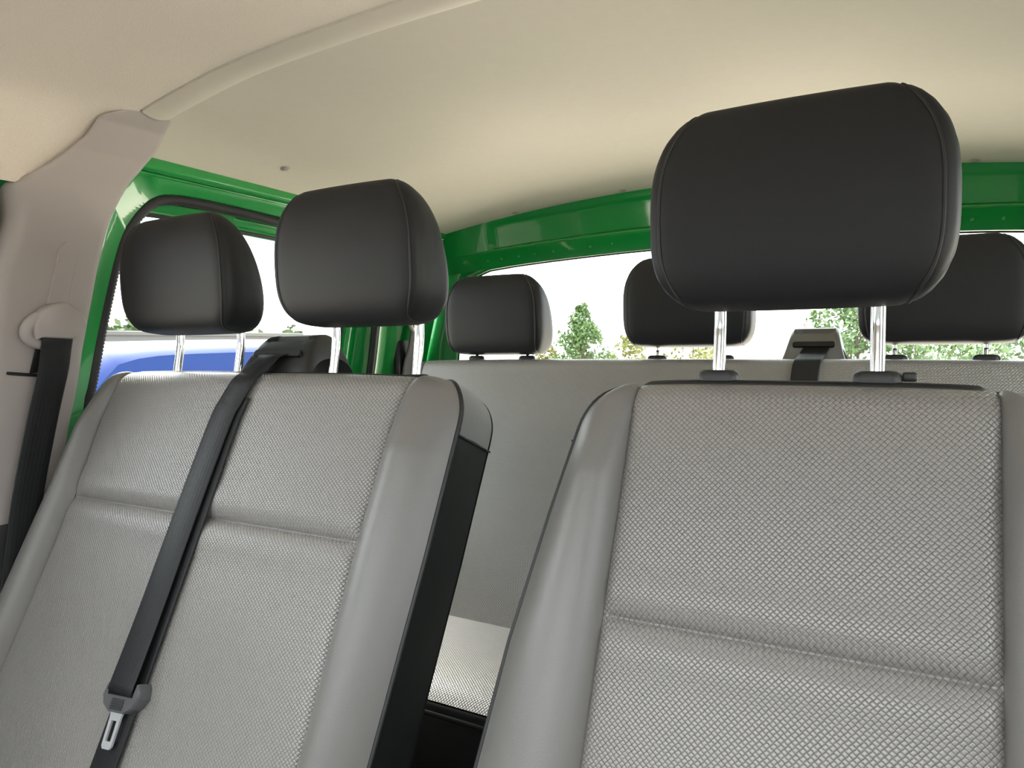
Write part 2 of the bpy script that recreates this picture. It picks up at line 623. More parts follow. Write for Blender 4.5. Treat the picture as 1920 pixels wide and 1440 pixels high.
def pane_vf(path, X):
    """thin curved pane filling a closed outline (y, z)"""
    n = len(path)
    c = sum(path, Vector((0, 0, 0))) / n
    vv = [(X(c.y), c.x, c.y)] + [(X(p.y), p.x, p.y) for p in path]
    return vv, [(0, 1 + i, 1 + (i + 1) % n) for i in range(n)], [(0, 0)] * (n + 1)

# front door aperture: runs forward of the centre post
FD = [(.60, -.75), (.606, -.3), (.608, .10), (.622, .19), (.622, .245), (.60, .285), (.56, .292), (.30, .292), (.0, .285), (-.25, .26), (-.42, .15), (-.62, -.12), (-.66, -.45), (-.60, -.85), (.0, -.90), (.5, -.88)]
FD_S = resample(catmull([Vector((a, b, 0)) for a, b in FD], 6, True), 180, True)
FC = Vector((.05, -.2, 0))
def front_frame():
    prof = [(-.012, -.05), (0, -.03), (.008, -.026), (.03, -.026), (.045, -.03), (.10, -.03)]
    def fn(i, k):
        p = FD_S[i]
        d = (p - FC).normalized()
        w, off = prof[k]
        q = p + d * w
        return (xw(q.y) + off, q.x, q.y)
    return grid(fn, range(len(FD_S)), range(len(prof)), closed_u=True)

for side, right in (('left', False), ('right', True)):
    w = struct('wall_' + side, mir(join(wall_frame(), rail()), right), 'green', 'green painted body side frame around the sliding door opening, ' + side + ' of the photo', 'body side', sharp=60)
    n0 = '1' if not right else '2'
    struct('trim_seal_' + side if False else ('trim_2' if not right else 'trim_3'), mir(seal_vf([Vector((xw(p.y) - .010, p.x, p.y)) for p in [AC + (p - AC) * 1 - (p - AC).normalized() * .008 for p in AP_S]], .0125), right), 'rubber', 'black ribbed rubber seal lining the sliding door opening, ' + side + ' of the photo', 'door seal')
    d = empty('door_' + n0, (XC + (1 if right else -1) * 1.0, 1.24, CZ - 1.0))
    tag(d, 'green sliding door with large window beyond the seats, ' + side + ' of the photo', 'door', kind='structure')
    obj('door_frame', mir(door_vf(), right), 'green', d, sharp=60)
    obj('window_seal', mir(tube([Vector((xd(p.y) - .012, p.x, p.y)) for p in DW_S], .006, 8, True), right), 'rubber', d)
    obj('window_pane', mir(pane_vf(DW_S, lambda z: xd(z) - .022), right), 'glass', d)
    # front doors
    struct('wall_front_' + side, mir(front_frame(), right), 'green', 'green painted frame of the front door opening, ' + side + ' of the photo', 'door frame', sharp=60)
    struct('trim_4' if not right else 'trim_5', mir(seal_vf([Vector((xw(p.y) - .022, p.x, p.y)) for p in [p - (p - FC).normalized() * .006 for p in FD_S]], .016), right), 'rubber', 'black rubber seal around the front door opening, ' + side + ' of the photo', 'door seal')
    d = empty('door_' + ('3' if not right else '4'), (XC + (1 if right else -1) * 1.03, 0.0, CZ - 1.0))
    tag(d, 'front cab door with dark lower lining, ' + side + ' of the photo', 'door', kind='structure')
    obj('door_lining', mir(rbox((-1.46, -.02, -.60), (.06, 1.28, .80), .02), right), 'plastic_dark', d)
    obj('door_frame', mir(tube([Vector((xw(p.y) - .075, p.x, p.y)) for p in FD_S], .022, 8, True), right), 'green', d)
    fp = [p for p in FD_S if p.y > -.21]
    obj('window_pane', mir(pane_vf(fp, lambda z: xw(z) - .07), right), 'glass', d)
    # centre post trim
    t = struct('trim_6' if not right else 'trim_7', mir(pillar_trim(), right), 'plastic_beige', 'warm grey plastic centre post trim with belt guide, ' + side + ' of the photo', 'post trim', sharp=60)
    low = grid(lambda k, z: (xt(z) + (0.002 if 0 < k < 9 else -.05), .61 + (yr(z) - .61) * min(1, max(0, (k - 1) / 8)), z), range(0, 11), lin(-1.02, -.3085, 12))
    obj('lower_trim', mir(low, right), 'plastic_dark', t, sharp=60)
    trk = [(-.018, -.105), (.016, -.105), (.016, -.002), (.010, .004), (.003, .006), (-.008, .005), (-.014, .0), (-.018, -.01)]
    # height adjuster track plate (leans with the post)
    def track_pt(p, off):
        z = .188 + p[1]
        y = .7255 + p[0] - .012 * (p[1] / -.105)
        return Vector((xt(z) + off, y, z))
    obj('adjuster_track', mir(extrude_poly(trk, lambda p: track_pt(p, -.004), lambda p: track_pt((p[0] * .93, p[1]), .0065), [lambda p: track_pt(p, .005)]), right), 'plastic_beige', t, sharp=30)
    # horizontal belt slot: solid black strip painted for the shade inside the opening
    sl = rounded_rect(.640, .735, -.042, -.036, .0028)
    obj('belt_slot_shade', mir(extrude_poly(sl, lambda p: Vector((xt(p[1]) - .004, p[0], p[1] - .12 * (p[0] - .64))), lambda p: Vector((xt(p[1]) + .0032, p[0], p[1] - .12 * (p[0] - .64)))), right), 'side_black', t, sharp=30)

# ---- rear wall ----------------------------------------------------------------
wr = empty('wall_rear', (XC, 1.93, CZ - 1.0))
tag(wr, 'green painted rear cab wall with roof header above the back window', 'cab rear wall', kind='structure')
def z_bend(x):
    t = (x - XC) / .85
    return .316 - .034 * t * t
def z_hbot(x):
    t = (x - XC) / .85
    return .272 - .036 * t * t
HP = [0, .02, .06, .14, .30, .5, .7, .86, .92, .955, .98, 1]
def header(x, k):
    if k <= 1:
        zt, zb = z_panel(x, 1.9) + .004, z_bend(x)
        z = zt + (zb - zt) * k
        y = 1.884 + .022 * k
        e = max(0.0, min(1.0, (.70 - abs(x - XC)) / .03))
        e = e * e * (3 - 2 * e)
        v = max(0.0, min(1.0, (k - .06) / .1)) * max(0.0, min(1.0, (.93 - k) / .07))
        y += .012 * e * v * v * (3 - 2 * v)
        if k > .955:
            y -= .004 * (k - .955) / .045
        return (x, y, z)
    zb, z2 = z_bend(x), z_hbot(x)
    j = k - 1
    return (x, 1.902 + .034 * j, zb + (z2 - zb) * j + .003 * math.sin(math.pi * j))
hd = obj('header', grid(header, [XC + d for d in lin(-.90, .90, 160)], HP + [1.05, 1.3, 1.6, 1.9, 1.97, 2.0]), 'green', wr, sharp=50)
for x in (-1.13, -1.08, -1.02, -.965, -.90, -.845, -.78, -.71, .16, .22, .27):
    j = .55
    c = Vector(header(x, 1 + j))
    nrm = Vector((0, -.75, -.66)).normalized()
    ta = Vector((1, 0, 0)); tb = nrm.cross(ta)
    vf = grid(lambda a, r: tuple(c + (ta * math.cos(a) + tb * math.sin(a)) * r + nrm * (.0018 - 110 * r * r)), [2 * math.pi * k / 12 for k in range(12)], [.0001, .0018, .003, .0042], closed_u=True)
    obj('weld_dot', vf, 'green', hd)
RW = [(-1.315, -.40), (-1.30, -.25), (-1.275, 0), (-1.245, .12), (-1.222, .19), (-1.200, .228), (-1.15, .245)] + [(x, z_hbot(x) + .002) for x in lin(-1.05, .21, 12)] + [(.31, .245), (.36, .228), (.382, .19), (.405, .12), (.435, 0), (.46, -.25), (.475, -.40)]
RW_S = resample([Vector((a, b, 0)) for a, b in RW], 200, True)
RC = Vector((XC, -.05, 0))
def rear_frame():
    prof = [(0, .02), (.0, .004), (.004, 0), (.03, 0), (.036, -.01), (.07, -.012), (None, -.03)]
    def fn(i, k):
        p = RW_S[i]
        d = p - RC
        ts = []
        if d.x > 1e-6: ts.append((.57 - RC.x) / d.x)
        if d.x < -1e-6: ts.append((-1.41 - RC.x) / d.x)
        if d.y > 1e-6: ts.append((.44 - RC.y) / d.y)
        if d.y < -1e-6: ts.append((-1.04 - RC.y) / d.y)
        o = RC + d * min(ts)
        w, off = prof[k]
        q = o if w is None else p + d.normalized() * min(w, (o - p).length * .9)
        return (q.x, 1.955 + off, q.y)
    return grid(fn, range(len(RW_S)), range(len(prof)), closed_u=True)
obj('window_surround', rear_frame(), 'green', wr, sharp=60)
wn = struct('window_1', tube([Vector((p.x, 1.970, p.y)) for p in RW_S], .004, 8, True), 'rubber', 'large back window of the cab with black rubber edge', 'window')
n = len(RW_S)
obj('window_pane', ([(XC, 1.975, -.05)] + [(p.x, 1.972, p.y) for p in RW_S], [(0, 1 + i, 1 + (i + 1) % n) for i in range(n)]), 'glass', wn)

# ---- front end of the cab (behind the photographer) -----------------------------
wf = empty('wall_front', (XC, -.95, CZ - 1.0))
tag(wf, 'dark dashboard and windscreen frame at the front of the cab', 'dashboard', kind='structure')
DP = [(-.52, -.30), (-.54, -.24), (-.62, -.20), (-1.20, -.18), (-1.30, -.30), (-1.30, -1.0), (-.80, -1.0), (-.70, -.45)]
obj('dashboard', extrude_poly(DP, lambda p: (-1.36, p[0], p[1]), lambda p: (.52, p[0], p[1])), 'plastic_dark', wf, smooth=False)
for sx in (-1, 1):
    obj('front_post', tube([(XC + sx * .95, -1.06, -.20), (XC + sx * .90, -.56, .12), (XC + sx * .83, -.17, .37)], .04, 10), 'plastic_beige', wf)
obj('windscreen_header', rbox((XC, -.17, .40), (1.70, .05, .11), .015), 'plastic_beige', wf)
struct('window_2', grid(lambda x, k: (x, -.20 - .86 * k, .40 - .60 * k), [XC + d for d in lin(-.9, .9, 6)], lin(0, 1, 4)), 'glass', 'windscreen at the front of the cab', 'window')

# ================================================================== SEATS
def seat_builder(root, P, xl, xr, sl_, sr_, sbot, sg, thick, weave_m, crown=.008, roll=.036, piping=True, bol=.028, cap_to=-.085, pipe_top=.0):
    """backrest in (x, s, d): s up the back from 0 at the top, d to the rear. xl/xr outer edges, sl_/sr_ insert seams (functions of s)"""
    ths = [math.pi / 2 * k / 9 for k in range(10)]
    ss = lin(sbot, -roll, 90)[:-1] + [-roll + roll * math.sin(t) for t in ths]
    ss = sorted(set(round(s, 5) for s in ss + [sg + k * .0016 for k in range(-14, 15)]))
    def rolld(s):
        if s <= -roll:
            return 0.0
        q = min(1.0, (s + roll) / roll)
        return roll * .85 * (1 - math.sqrt(max(0.0, 1 - q * q)))
    def d_in(x, s):
        a, b = sl_(s), sr_(s)
        t = (x - a) / (b - a)
        dist = min(x - a, b - x)
        d = -crown * (1 - (2 * t - 1) ** 4) + rolld(s)
        if sg is not None:
            g = s - sg
            d += ((.008 * math.exp(-abs(g) / .0035) + .005 * math.exp(-(g / .014) ** 2)) - .003 * math.exp(-((abs(g) - .03) / .02) ** 2)) * (1 - .9 * math.exp(-dist / .008))
        d += .006 * math.exp(-dist / .005)
        return d
    ts = [0, .004, .01, .02, .035] + lin(.06, .94, 34) + [.965, .98, .99, .996, 1]
    def f_in(t, s):
        a, b = sl_(s), sr_(s)
        x = a + (b - a) * t
        return (*P(x, s, d_in(x, s)), x, s)
    bk = obj('backrest', grid(f_in, ts, ss), weave_m, root)
    tb = [0, .03, .07] + lin(.12, .9, 16) + [.94, .97, .985, 1]
    def d_b(t, s, wdt):
        fade = min(1.0, max(.25, (-s) / .12))
        return .006 * math.exp(-t * wdt / .005) - bol * fade * math.sin(math.pi * min(1, t ** .85)) * (1 - .3 * t) + .018 * t ** 5 + rolld(s)
    edges = []
    for nm, inner, outer in (('l', sl_, xl), ('r', sr_, xr)):
        def f_b(t, s, inner=inner, outer=outer):
            a, b = inner(s), outer(s)
            x = a + (b - a) * t
            return (*P(x, s, d_b(t, s, abs(b - a))), x, s)
        obj('side_bolster', grid(f_b, tb, ss), 'bolster', bk)
        edges.append([(outer(s), s, d_b(1, s, .07)) for s in ss])
    # outline: up the left, across the top, down the right
    xa, xb = xl(0), xr(0)
    top = []
    for x in lin(xa, xb, 40)[1:-1]:
        if sl_(0) < x < sr_(0):
            d = d_in(x, 0)
        else:
            d = edges[0][-1][2]
        top.append((x, 0, d))
    rev = list(reversed(edges[1]))
    outl = edges[0] + top + rev
    def strip(ol, lo, hi, nd=8):
        def f(i, k):
            x, s, d = ol[i]
            e = .003 * math.sin(math.pi * k)
            cx = (xa + xb) / 2
            return P(x + math.copysign(e, x - cx), s + e, d + (thick - d) * k)
        return grid(f, range(len(ol)), lin(0, 1, nd))
    nL = [i for i, e in enumerate(outl) if e[1] < cap_to + 1e-6]
    i0 = len([e for e in edges[0] if e[1] <= cap_to])
    i1 = len(outl) - len([e for e in rev if e[1] <= cap_to])
    obj('side_panel', strip(outl[:i0], 0, 1), 'side_black', root)
    obj('top_panel', strip(outl[i0 - 1:i1 + 1], 0, 1), 'velour', root)
    obj('side_panel', strip(outl[i1:], 0, 1), 'side_black', root)
    if piping:
        pth = [P(x, s, d) for x, s, d in outl]
        pp = resample(pth, 240)
        ztop = max(p.z for p in pp)
        obj('piping', tube(pp, lambda i: .0034 + pipe_top * max(0.0, 1 - (ztop - pp[i].z) / .03), 8), 'piping', root)
        for j in (i0, i1):
            x, s, d = outl[j]
            obj('seam', tube([P(x + math.copysign(.004, x - (xa + xb) / 2), s, d + (thick - d) * k / 6) for k in range(7)], .0016, 6), 'piping', root)
    obj('back_panel', grid(lambda t, s: P(xl(s) + (xr(s) - xl(s)) * t, s, thick + .004), lin(0, 1, 12), ss), 'side_black', root)
    return d_in

def seat_cushion(root, x0, x1, y0, y1, z0, z1, weave_m):
    def f(u, v):
        x = x0 + (x1 - x0) * u
        y = y0 + (y1 - y0) * v
        e = min(u * (x1 - x0), (1 - u) * (x1 - x0))
        g = min(v, 1) * (y1 - y0)
        z = z1 - .03 * math.exp(-e / .03) - .03 * math.exp(-g / .03)
        return (x, y, z, x, y)
    obj('cushion', grid(f, lin(0, 1, 40), lin(0, 1, 30)), weave_m, root)
    obj('cushion_base', rbox(((x0 + x1) / 2, (y0 + y1) / 2, (z0 + z1 - .03) / 2), (x1 - x0, y1 - y0, z1 - z0 - .035), .015), 'side_black', root)

PROF = [(.34, .0), (.16, .045), (.055, .16), (.01, .36), (.0, .58), (.03, .80), (.10, .94), (.22, 1.0), (.36, .985), (.52, .90), (.72, .70), (.90, .46), (.985, .24), (1.0, .08), (.93, .005), (.70, -.02)]
PROF_S = [(p.x, p.y) for p in resample(catmull([Vector((a, b, 0)) for a, b in PROF], 8, True), 72, True)]
def headrest(root, cx, yf_, yb_, zb, zt, w, post_y, post_z, posts=.0825, prad=.0072, post_lean=.01, sleeve=True, top_k=.27, bot_k=.17, button=False, post_m='chrome'):
    H, D = zt - zb, yb_ - yf_
    c0 = (.45, .45)
    def xh(a, b):
        t = (b - .42) / .58
        if t > 0:
            k = 1 - top_k * min(1.15, t) ** 3.2
        else:
            k = 1 - bot_k * min(1.1, abs(t) * .58 / .42) ** 3
        # front bottom and top-front corners of the face pull in a little more
        return w * k
    n = len(PROF_S)
    us = [-1, -.993, -.975, -.94, -.88] + lin(-.78, .78, 15) + [.88, .94, .975, .993, 1]
    def pt(u, i):
        a, b = PROF_S[i]
        au = abs(u)
        sh = 1 - .055 * max(0.0, (au - .86) / .14) ** 2.2 + .035 * (1 - u * u)
        a2, b2 = c0[0] + (a - c0[0]) * sh, c0[1] + (b - c0[1]) * (1 - .03 * max(0.0, (au - .86) / .14) ** 2.2 + .012 * (1 - u * u))
        return (cx + u * xh(a, b), yf_ + D * a2, zb + H * b2)
    vv, ff, uv = [], [], []
    for u in us:
        for i in range(n):
            vv.append(pt(u, i)); uv.append((u * w, i / n))
    for j in range(len(us) - 1):
        for i in range(n):
            a, b = j * n + i, j * n + (i + 1) % n
            ff.append((a, b, b + n, a + n))
    hr = obj('headrest', (vv, ff, uv), 'black_leather', root)
    for s in (-1, 1):
        rim = [Vector(pt(s, i)) for i in range(n)]
        cen = sum(rim, Vector((0, 0, 0))) / n
        rings = [1, .985, .95, .88, .75, .55, .3, .02]
        hts = [-.001, .0035, .007, .0105, .0135, .0152, .016, .016]
        vv = []
        for r, h in zip(rings, hts):
            for p in rim:
                q = cen + (p - cen) * r
                zn = (q.z - zb) / H
                vv.append((cx + s * (xh(0, zn) + h), q.y, q.z))
        ff = []
        for k in range(len(rings) - 1):
            for i in range(n):
                a, b = k * n + i, k * n + (i + 1) % n
                ff.append((a, b, b + n, a + n))
        ff.append(tuple((len(rings) - 1) * n + i for i in range(n)))
        obj('side_panel', (vv, ff, [(0, 0)] * len(vv)), 'black_leather', hr)
        obj('seam', tube([p + Vector((s * .0005, 0, 0)) for p in rim], .0017, 6, True), 'piping', hr)
    for s in (-1, 1):
        x = cx + s * posts
        top = zb + .04
        pth = catmull([Vector((x, post_y - .004, post_z - .03)), Vector((x, post_y, post_z)), Vector((x, post_y + post_lean * .75, post_z + (zb - post_z) * .55)),
                       Vector((x, post_y + post_lean, zb - .012)), Vector((x, post_y + post_lean * .8, top))], 6)
        obj('post', tube(pth, prad, 16), post_m, hr)
        if sleeve:
            ol = rounded_rect(-.024, .024, -.012, .012, .0115)
            def fl(sc, z):
                return lambda p: (x + p[0] * sc, post_y - .001 + p[1] * sc, z)
            obj('post_sleeve', extrude_poly(ol, fl(1, post_z - .014), fl(.72, post_z + .005), [fl(1, post_z - .003), fl(.92, post_z + .002)]), 'plastic_black', hr, sharp=50)
            if button and s > 0:
                obj('release_button', rbox((x + .030, post_y, post_z - .001), (.014, .012, .010), .003), 'plastic_black', hr)
    return hr

LEAN = math.radians(23)
def frame(Y0, z0, lean=LEAN):
    c, s_ = math.cos(lean), math.sin(lean)
    def P(x, s, d):
        return (x, Y0 + s * s_ + d * c, z0 + s * c - d * s_)
    return P
def tabf(tab):
    xs, ys = [a for a, b in tab], [b for a, b in tab]
    return lambda s: interp(s, xs, ys)
def corner(base, r, sgn):
    """outer edge with a rounded top corner; base(s) is the straight edge"""
    def f(s):
        x = base(s)
        if s > -r:
            q = min(1.0, (s + r) / r)
            x -= sgn * r * .95 * (1 - math.sqrt(max(0.0, 1 - q ** 2)))
        return x
    return f

# ---- driver seat ----------------------------------------------------------------
ds = empty('single_seat', (-.09, .70, 0))
tag(ds, 'single front seat with grey woven back and raised black headrest, nearest on the right', 'car seat', 'front seats')
P1 = frame(.800, -.040)
cD = -.09
hwD = tabf([(-.62, .325), (-.46, .308), (-.32, .293), (-.17, .268), (-.06, .247), (0, .238)])
d1 = seat_builder(ds, P1, corner(lambda s: cD - hwD(s), .062, -1), corner(lambda s: cD + hwD(s), .062, 1),
             tabf([(-.62, -.275), (0, -.267)]), tabf([(-.62, .084), (0, .094)]), -.78, -.274, .115, 'weave', pipe_top=.0035)
seat_cushion(ds, cD - .26, cD + .26, .06, .52, -.88, -.72, 'weave')
obj('seat_base', rbox((cD, .36, -.95), (.44, .42, .19), .02), 'plastic_dark', ds)
headrest(ds, -.094, .768, .862, .042, .254, .136, .832, -.036, button=True)

# ---- double bench -----------------------------------------------------------------
bs = empty('double_seat', (-.94, .70, 0))
tag(bs, 'double front passenger bench with grey woven back, two headrests and centre belt', 'car seat', 'front seats')
P2 = frame(.800, -.034)
bl = tabf([(-.64, -1.41), (-.426, -1.392), (-.29, -1.373), (-.11, -1.344), (0, -1.335)])
br = tabf([(-.64, -.548), (-.497, -.538), (-.25, -.521), (-.07, -.512), (0, -.512)])
d2 = seat_builder(bs, P2, corner(bl, .058, -1), corner(br, .062, 1),
             tabf([(-.64, -1.318), (-.532, -1.311), (-.25, -1.288), (-.1, -1.290), (0, -1.275)]), tabf([(-.64, -.638), (-.52, -.632), (-.234, -.623), (-.07, -.613), (0, -.600)]), -.78, -.246, .105, 'weave_fine')
seat_cushion(bs, -1.36, -.54, .06, .52, -.88, -.72, 'weave_fine')
obj('seat_base', rbox((-.95, .36, -.95), (.74, .42, .19), .02), 'plastic_dark', bs)
headrest(bs, -1.090, .768, .860, .030, .228, .132, .840, -.046)
headrest(bs, -.703, .768, .860, .036, .236, .126, .840, -.046)

def belt_outlet(root, x0, x1, y0, y1, z0, z1, lab, m):
    """moulded belt guide on top of the backrest: sloped face with a slot"""
    w = x1 - x0
    def sect(k, inset, y):
        pass
    H = z1 - z0
    prof = [(0, 0), (.10, .30), (.30, .72), (.44, .90), (.56, .98), (.74, 1.0), (.90, .88), (1.0, .5), (1.0, -.3)]
    pr = resample(catmull([Vector((a, b, 0)) for a, b in prof], 6), 30)
    us = [0, .012, .035, .07, .12] + lin(.2, .8, 9) + [.88, .93, .965, .988, 1]
    def f(i, u):
        p = pr[i]
        e = min(u, 1 - u)
        q = max(0.0, 1 - e / .12)
        ht = 1 - .55 * q ** 2.5
        tl = .5 + (u - .5) * (1 - .22 * max(0, p.y))
        # slot recess
        rec = 0
        if .40 < p.x < .50 and .15 < u < .85:
            rec = .012
        return (x0 + w * tl, y0 + (y1 - y0) * p.x + rec * .6, z0 + H * p.y * ht - rec)
    ob = obj('belt_guide', grid(f, range(len(pr)), us), m, root, sharp=60)
    sl = rounded_rect(x0 + w * .20, x1 - w * .20, -.005, .005, .0049)
    yc, zc = y0 + (y1 - y0) * .20, z0 + H * .58
    obj('slot', extrude_poly(sl, lambda p: (p[0], yc + .004 + p[1] * .45, zc - .006 + p[1]), lambda p: (p[0], yc - .0045 + p[1] * .45, zc + .0012 + p[1])), 'side_black', ob, sharp=40)
    return ob
belt_outlet(bs, -.995, -.815, .818, .925, -.052, .022, 'x', 'plastic_black')

# ---- centre belt of the bench ----------------------------------------------------
b1 = empty('seat_belt', (-.95, .68, CZ - .04))
tag(b1, 'black belt hanging down the double bench back with a shiny metal tongue', 'seat belt', 'seat belts')
def strap_on_back(P, dfun, cs, off, half, extra=None):
    """cs: list of (s, x centre, lift)"""
    pts, wd, td = [], [], []
    nrm = Vector(P(0, 0, -1)) - Vector(P(0, 0, 0))
    cc = catmull([Vector(c) for c in cs], 10)
    for c in cc:
        s, x, lift = c
        d = dfun(x, s) - off - lift
        pts.append(Vector(P(x, s, d)))
    pts = (extra or []) + pts
    for i in range(len(pts)):
        td.append(nrm)
        wd.append(Vector((1, 0, 0)))
    for i in range(len(pts)):
        a, b = pts[max(0, i - 1)], pts[min(len(pts) - 1, i + 1)]
        t = (b - a).normalized()
        wv = Vector((1, 0, 0)); wv = (wv - t * wv.dot(t)).normalized()
        wd[i] = wv
        td[i] = wv.cross(t)
    return ribbon(pts, wd, half, td, .0011)
sm = lambda x, s: -.0085 + (0 if s < -.036 else .0306 * (1 - math.sqrt(max(0, 1 - ((s + .036) / .036) ** 2))))
outlet = [Vector((-.900, .846, -.010)), Vector((-.904, .838, -.0105)), Vector((-.908, .828, -.012)), Vector((-.912, .820, -.017))]
obj('webbing', strap_on_back(P2, sm, [(-.012, -.917, .002), (-.03, -.923, .002), (-.06, -.932, .004), (-.10, -.940, .006), (-.25, -.950, .008), (-.40, -.955, .012), (-.506, -.956, .019)], .003, .027, outlet), 'webbing', b1)
obj('webbing', strap_on_back(P2, sm, [(-.05, -.922, .001), (-.10, -.930, .001), (-.25, -.938, .001), (-.40, -.947, .002), (-.50, -.953, .003), (-.60, -.960, .003), (-.75, -.970, .003)], .003, .027), 'webbing', b1)
# tongue
def tongue_frame(x, s, d):
    return Vector(P2(-.954 + x, -.508 + s * .86 + x * .10, -.022 - d))
body = [(-.036, .012), (-.039, -.004), (-.032, -.018), (-.018, -.028), (.018, -.028), (.032, -.018), (.039, -.004), (.036, .012), (.031, .020), (.029, -.002), (-.029, -.002), (-.031, .020)]
tg = obj('tongue', extrude_poly(body, lambda p: tongue_frame(p[0], p[1], -.015), lambda p: tongue_frame(p[0] * .93, p[1] * .94, .007), [lambda p: tongue_frame(p[0], p[1], .004)]), 'plastic_tongue', b1, sharp=40)
for k in range(5):
    y = -.0075 - k * .0036
    rr = rounded_rect(-.013, .013, y - .0011, y + .0011, .001, 2)
    obj('grip_rib', extrude_poly(rr, lambda p: tongue_frame(p[0], p[1], .005), lambda p: tongue_frame(p[0], p[1], .0085)), 'plastic_black', tg, smooth=False)
po = [(-.0135, -.026), (-.0115, -.036), (-.0105, -.078), (-.0075, -.083), (.0075, -.083), (.0105, -.078), (.0115, -.036), (.0135, -.026)]
pi_ = [(-.0055, -.040), (-.0055, -.0425), (-.0055, -.070), (-.0045, -.0715), (.0045, -.0715), (.0055, -.070), (.0055, -.0425), (.0055, -.040)]
def ringplate(o, i, dd):
    n = len(o)
    vv = [tuple(tongue_frame(*p, dd - .0016)) for p in o] + [tuple(tongue_frame(*p, dd - .0016)) for p in i] + [tuple(tongue_frame(*p, dd + .0016)) for p in o] + [tuple(tongue_frame(*p, dd + .0016)) for p in i]
    ff = []
    for k in range(n):
        j = (k + 1) % n
        ff += [(k, j, n + j, n + k), (2 * n + k, 2 * n + j, 3 * n + j, 3 * n + k), (k, j, 2 * n + j, 2 * n + k), (n + k, n + j, 3 * n + j, 3 * n + k)]
    return vv, ff, [(0, 0)] * len(vv)
obj('metal_plate', ringplate(po, pi_, .002), 'steel', tg, sharp=40)

# ---- rear bench -----------------------------------------------------------------
rb = empty('rear_bench', (XC, 1.40, 0))
tag(rb, 'full width grey woven rear bench with three low black headrests', 'car seat')
P3 = frame(1.615, -.032, math.radians(24.5))
d3 = seat_builder(rb, P3, corner(lambda s: -1.20, .05, -1), corner(lambda s: .36, .05, 1),
             tabf([(-.7, -1.165), (0, -1.165)]), tabf([(-.7, .325), (0, .325)]), -.68, -.78, .11, 'weave_fine', crown=.012, roll=.03, piping=False, bol=.002)
seat_cushion(rb, -1.20, .36, 1.035, 1.42, -.86, -.632, 'weave_fine')
obj('piping', tube([(x, 1.037, -.688) for x in lin(-1.20, .36, 8)], .006, 8), 'piping', rb)
obj('seat_base', rbox((XC, 1.27, -.95), (1.46, .38, .19), .02), 'side_black', rb)
for cx, dz in ((-.932, 0), (-.418, .016), (.088, .018)):
    headrest(rb, cx, 1.585, 1.685, -.020 + dz, .186 + dz, .134, 1.652, -.032, posts=.079, prad=.0045, bot_k=.08, sleeve=True, post_lean=.004)
belt_outlet(rb, -.222, -.078, 1.66, 1.765, -.055, .033, 'x', M['plastic_sheen'] if 'plastic_sheen' in M else 'plastic_dark')
b2 = empty('seat_belt', (-.16, 1.62, CZ - .05))
tag(b2, 'black belt running out of the guide on the rear bench top', 'seat belt', 'seat belts')
d3f = lambda x, s: d3(x, min(s, 0.0))
obj('webbing', strap_on_back(P3, d3f, [(-.004, -.152, .0), (-.02, -.155, .002), (-.06, -.158, .003), (-.15, -.16, .003), (-.4, -.16, .003), (-.6, -.16, .003)], .004, .027, [Vector((-.143, 1.692, -.006)), Vector((-.145, 1.68, -.013)), Vector((-.149, 1.655, -.024))]), 'webbing', b2)

# ---- outboard belt on the centre post ------------------------------------------------
def post_belt(label, right):
    b = empty('seat_belt', ((2 * XC + 1.33) if right else -1.33, .70, CZ - .3))
    tag(b, label, 'seat belt', 'seat belts')
    yc, zc = .709, .040
    def Q(y, z, off):
        return Vector((xt(z) + off, y, z))
    # guide ring (oval)
    pth = [Q(yc + .044 * math.cos(a) - .004, zc + .028 * math.sin(a) + .006 * math.cos(a), .014) for a in [2 * math.pi * k / 40 for k in range(40)]]
    obj('guide_ring', mir(tube(pth, .0105, 10, True), right), 'plastic_beige', b)
    cover = [(-.037, -.020), (-.041, .004), (-.034, .026), (-.018, .040), (.004, .046), (.014, .045), (.040, .028), (.048, .012), (.047, .004), (.034, -.016), (.024, -.020), (.0, -.019), (-.028, -.018)]
    co = [(p.x, p.y) for p in catmull([Vector((a, c, 0)) for a, c in cover], 4, True)]
    obj('ring_cover', mir(extrude_poly(co, lambda p: Q(yc + p[0], zc + p[1], .006), lambda p: Q(yc + p[0] * .86, zc + .006 + (p[1] - .006) * .84, .0315), [lambda p: Q(yc + p[0], zc + p[1], .022), lambda p: Q(yc + p[0] * .96, zc + p[1] * .95, .0285)]), right), 'plastic_beige', b, sharp=50)
    pts = [Q(.708, .032, .024), Q(.708, .018, .0275), Q(.7075, .0, .0275), Q(.704, -.04, .026), Q(.690, -.12, .024), Q(.667, -.25, .024), Q(.655, -.33, .026), Q(.640, -.43, .03), Q(.61, -.60, .036)]
    pts = catmull(pts, 5)
    wd = [Vector((0, 1, .12))] * len(pts)
    obj('webbing', mir(ribbon(pts, wd, .0275, Vector((1, 0, .2)), .0012), right), 'webbing', b)
    # second run down to the retractor slot
    pts2 = [Q(.709, .028, .008), Q(.706, 0, .007), Q(.700, -.038, .004)]
    obj('webbing', mir(ribbon(pts2, wd[:3], .025, Vector((1, 0, .2)), .0011), right), 'webbing', b)
post_belt('black belt hanging from a grey guide on the post trim left of the double bench', False)
post_belt('black belt hanging from a grey guide on the post trim right of the single seat', True)

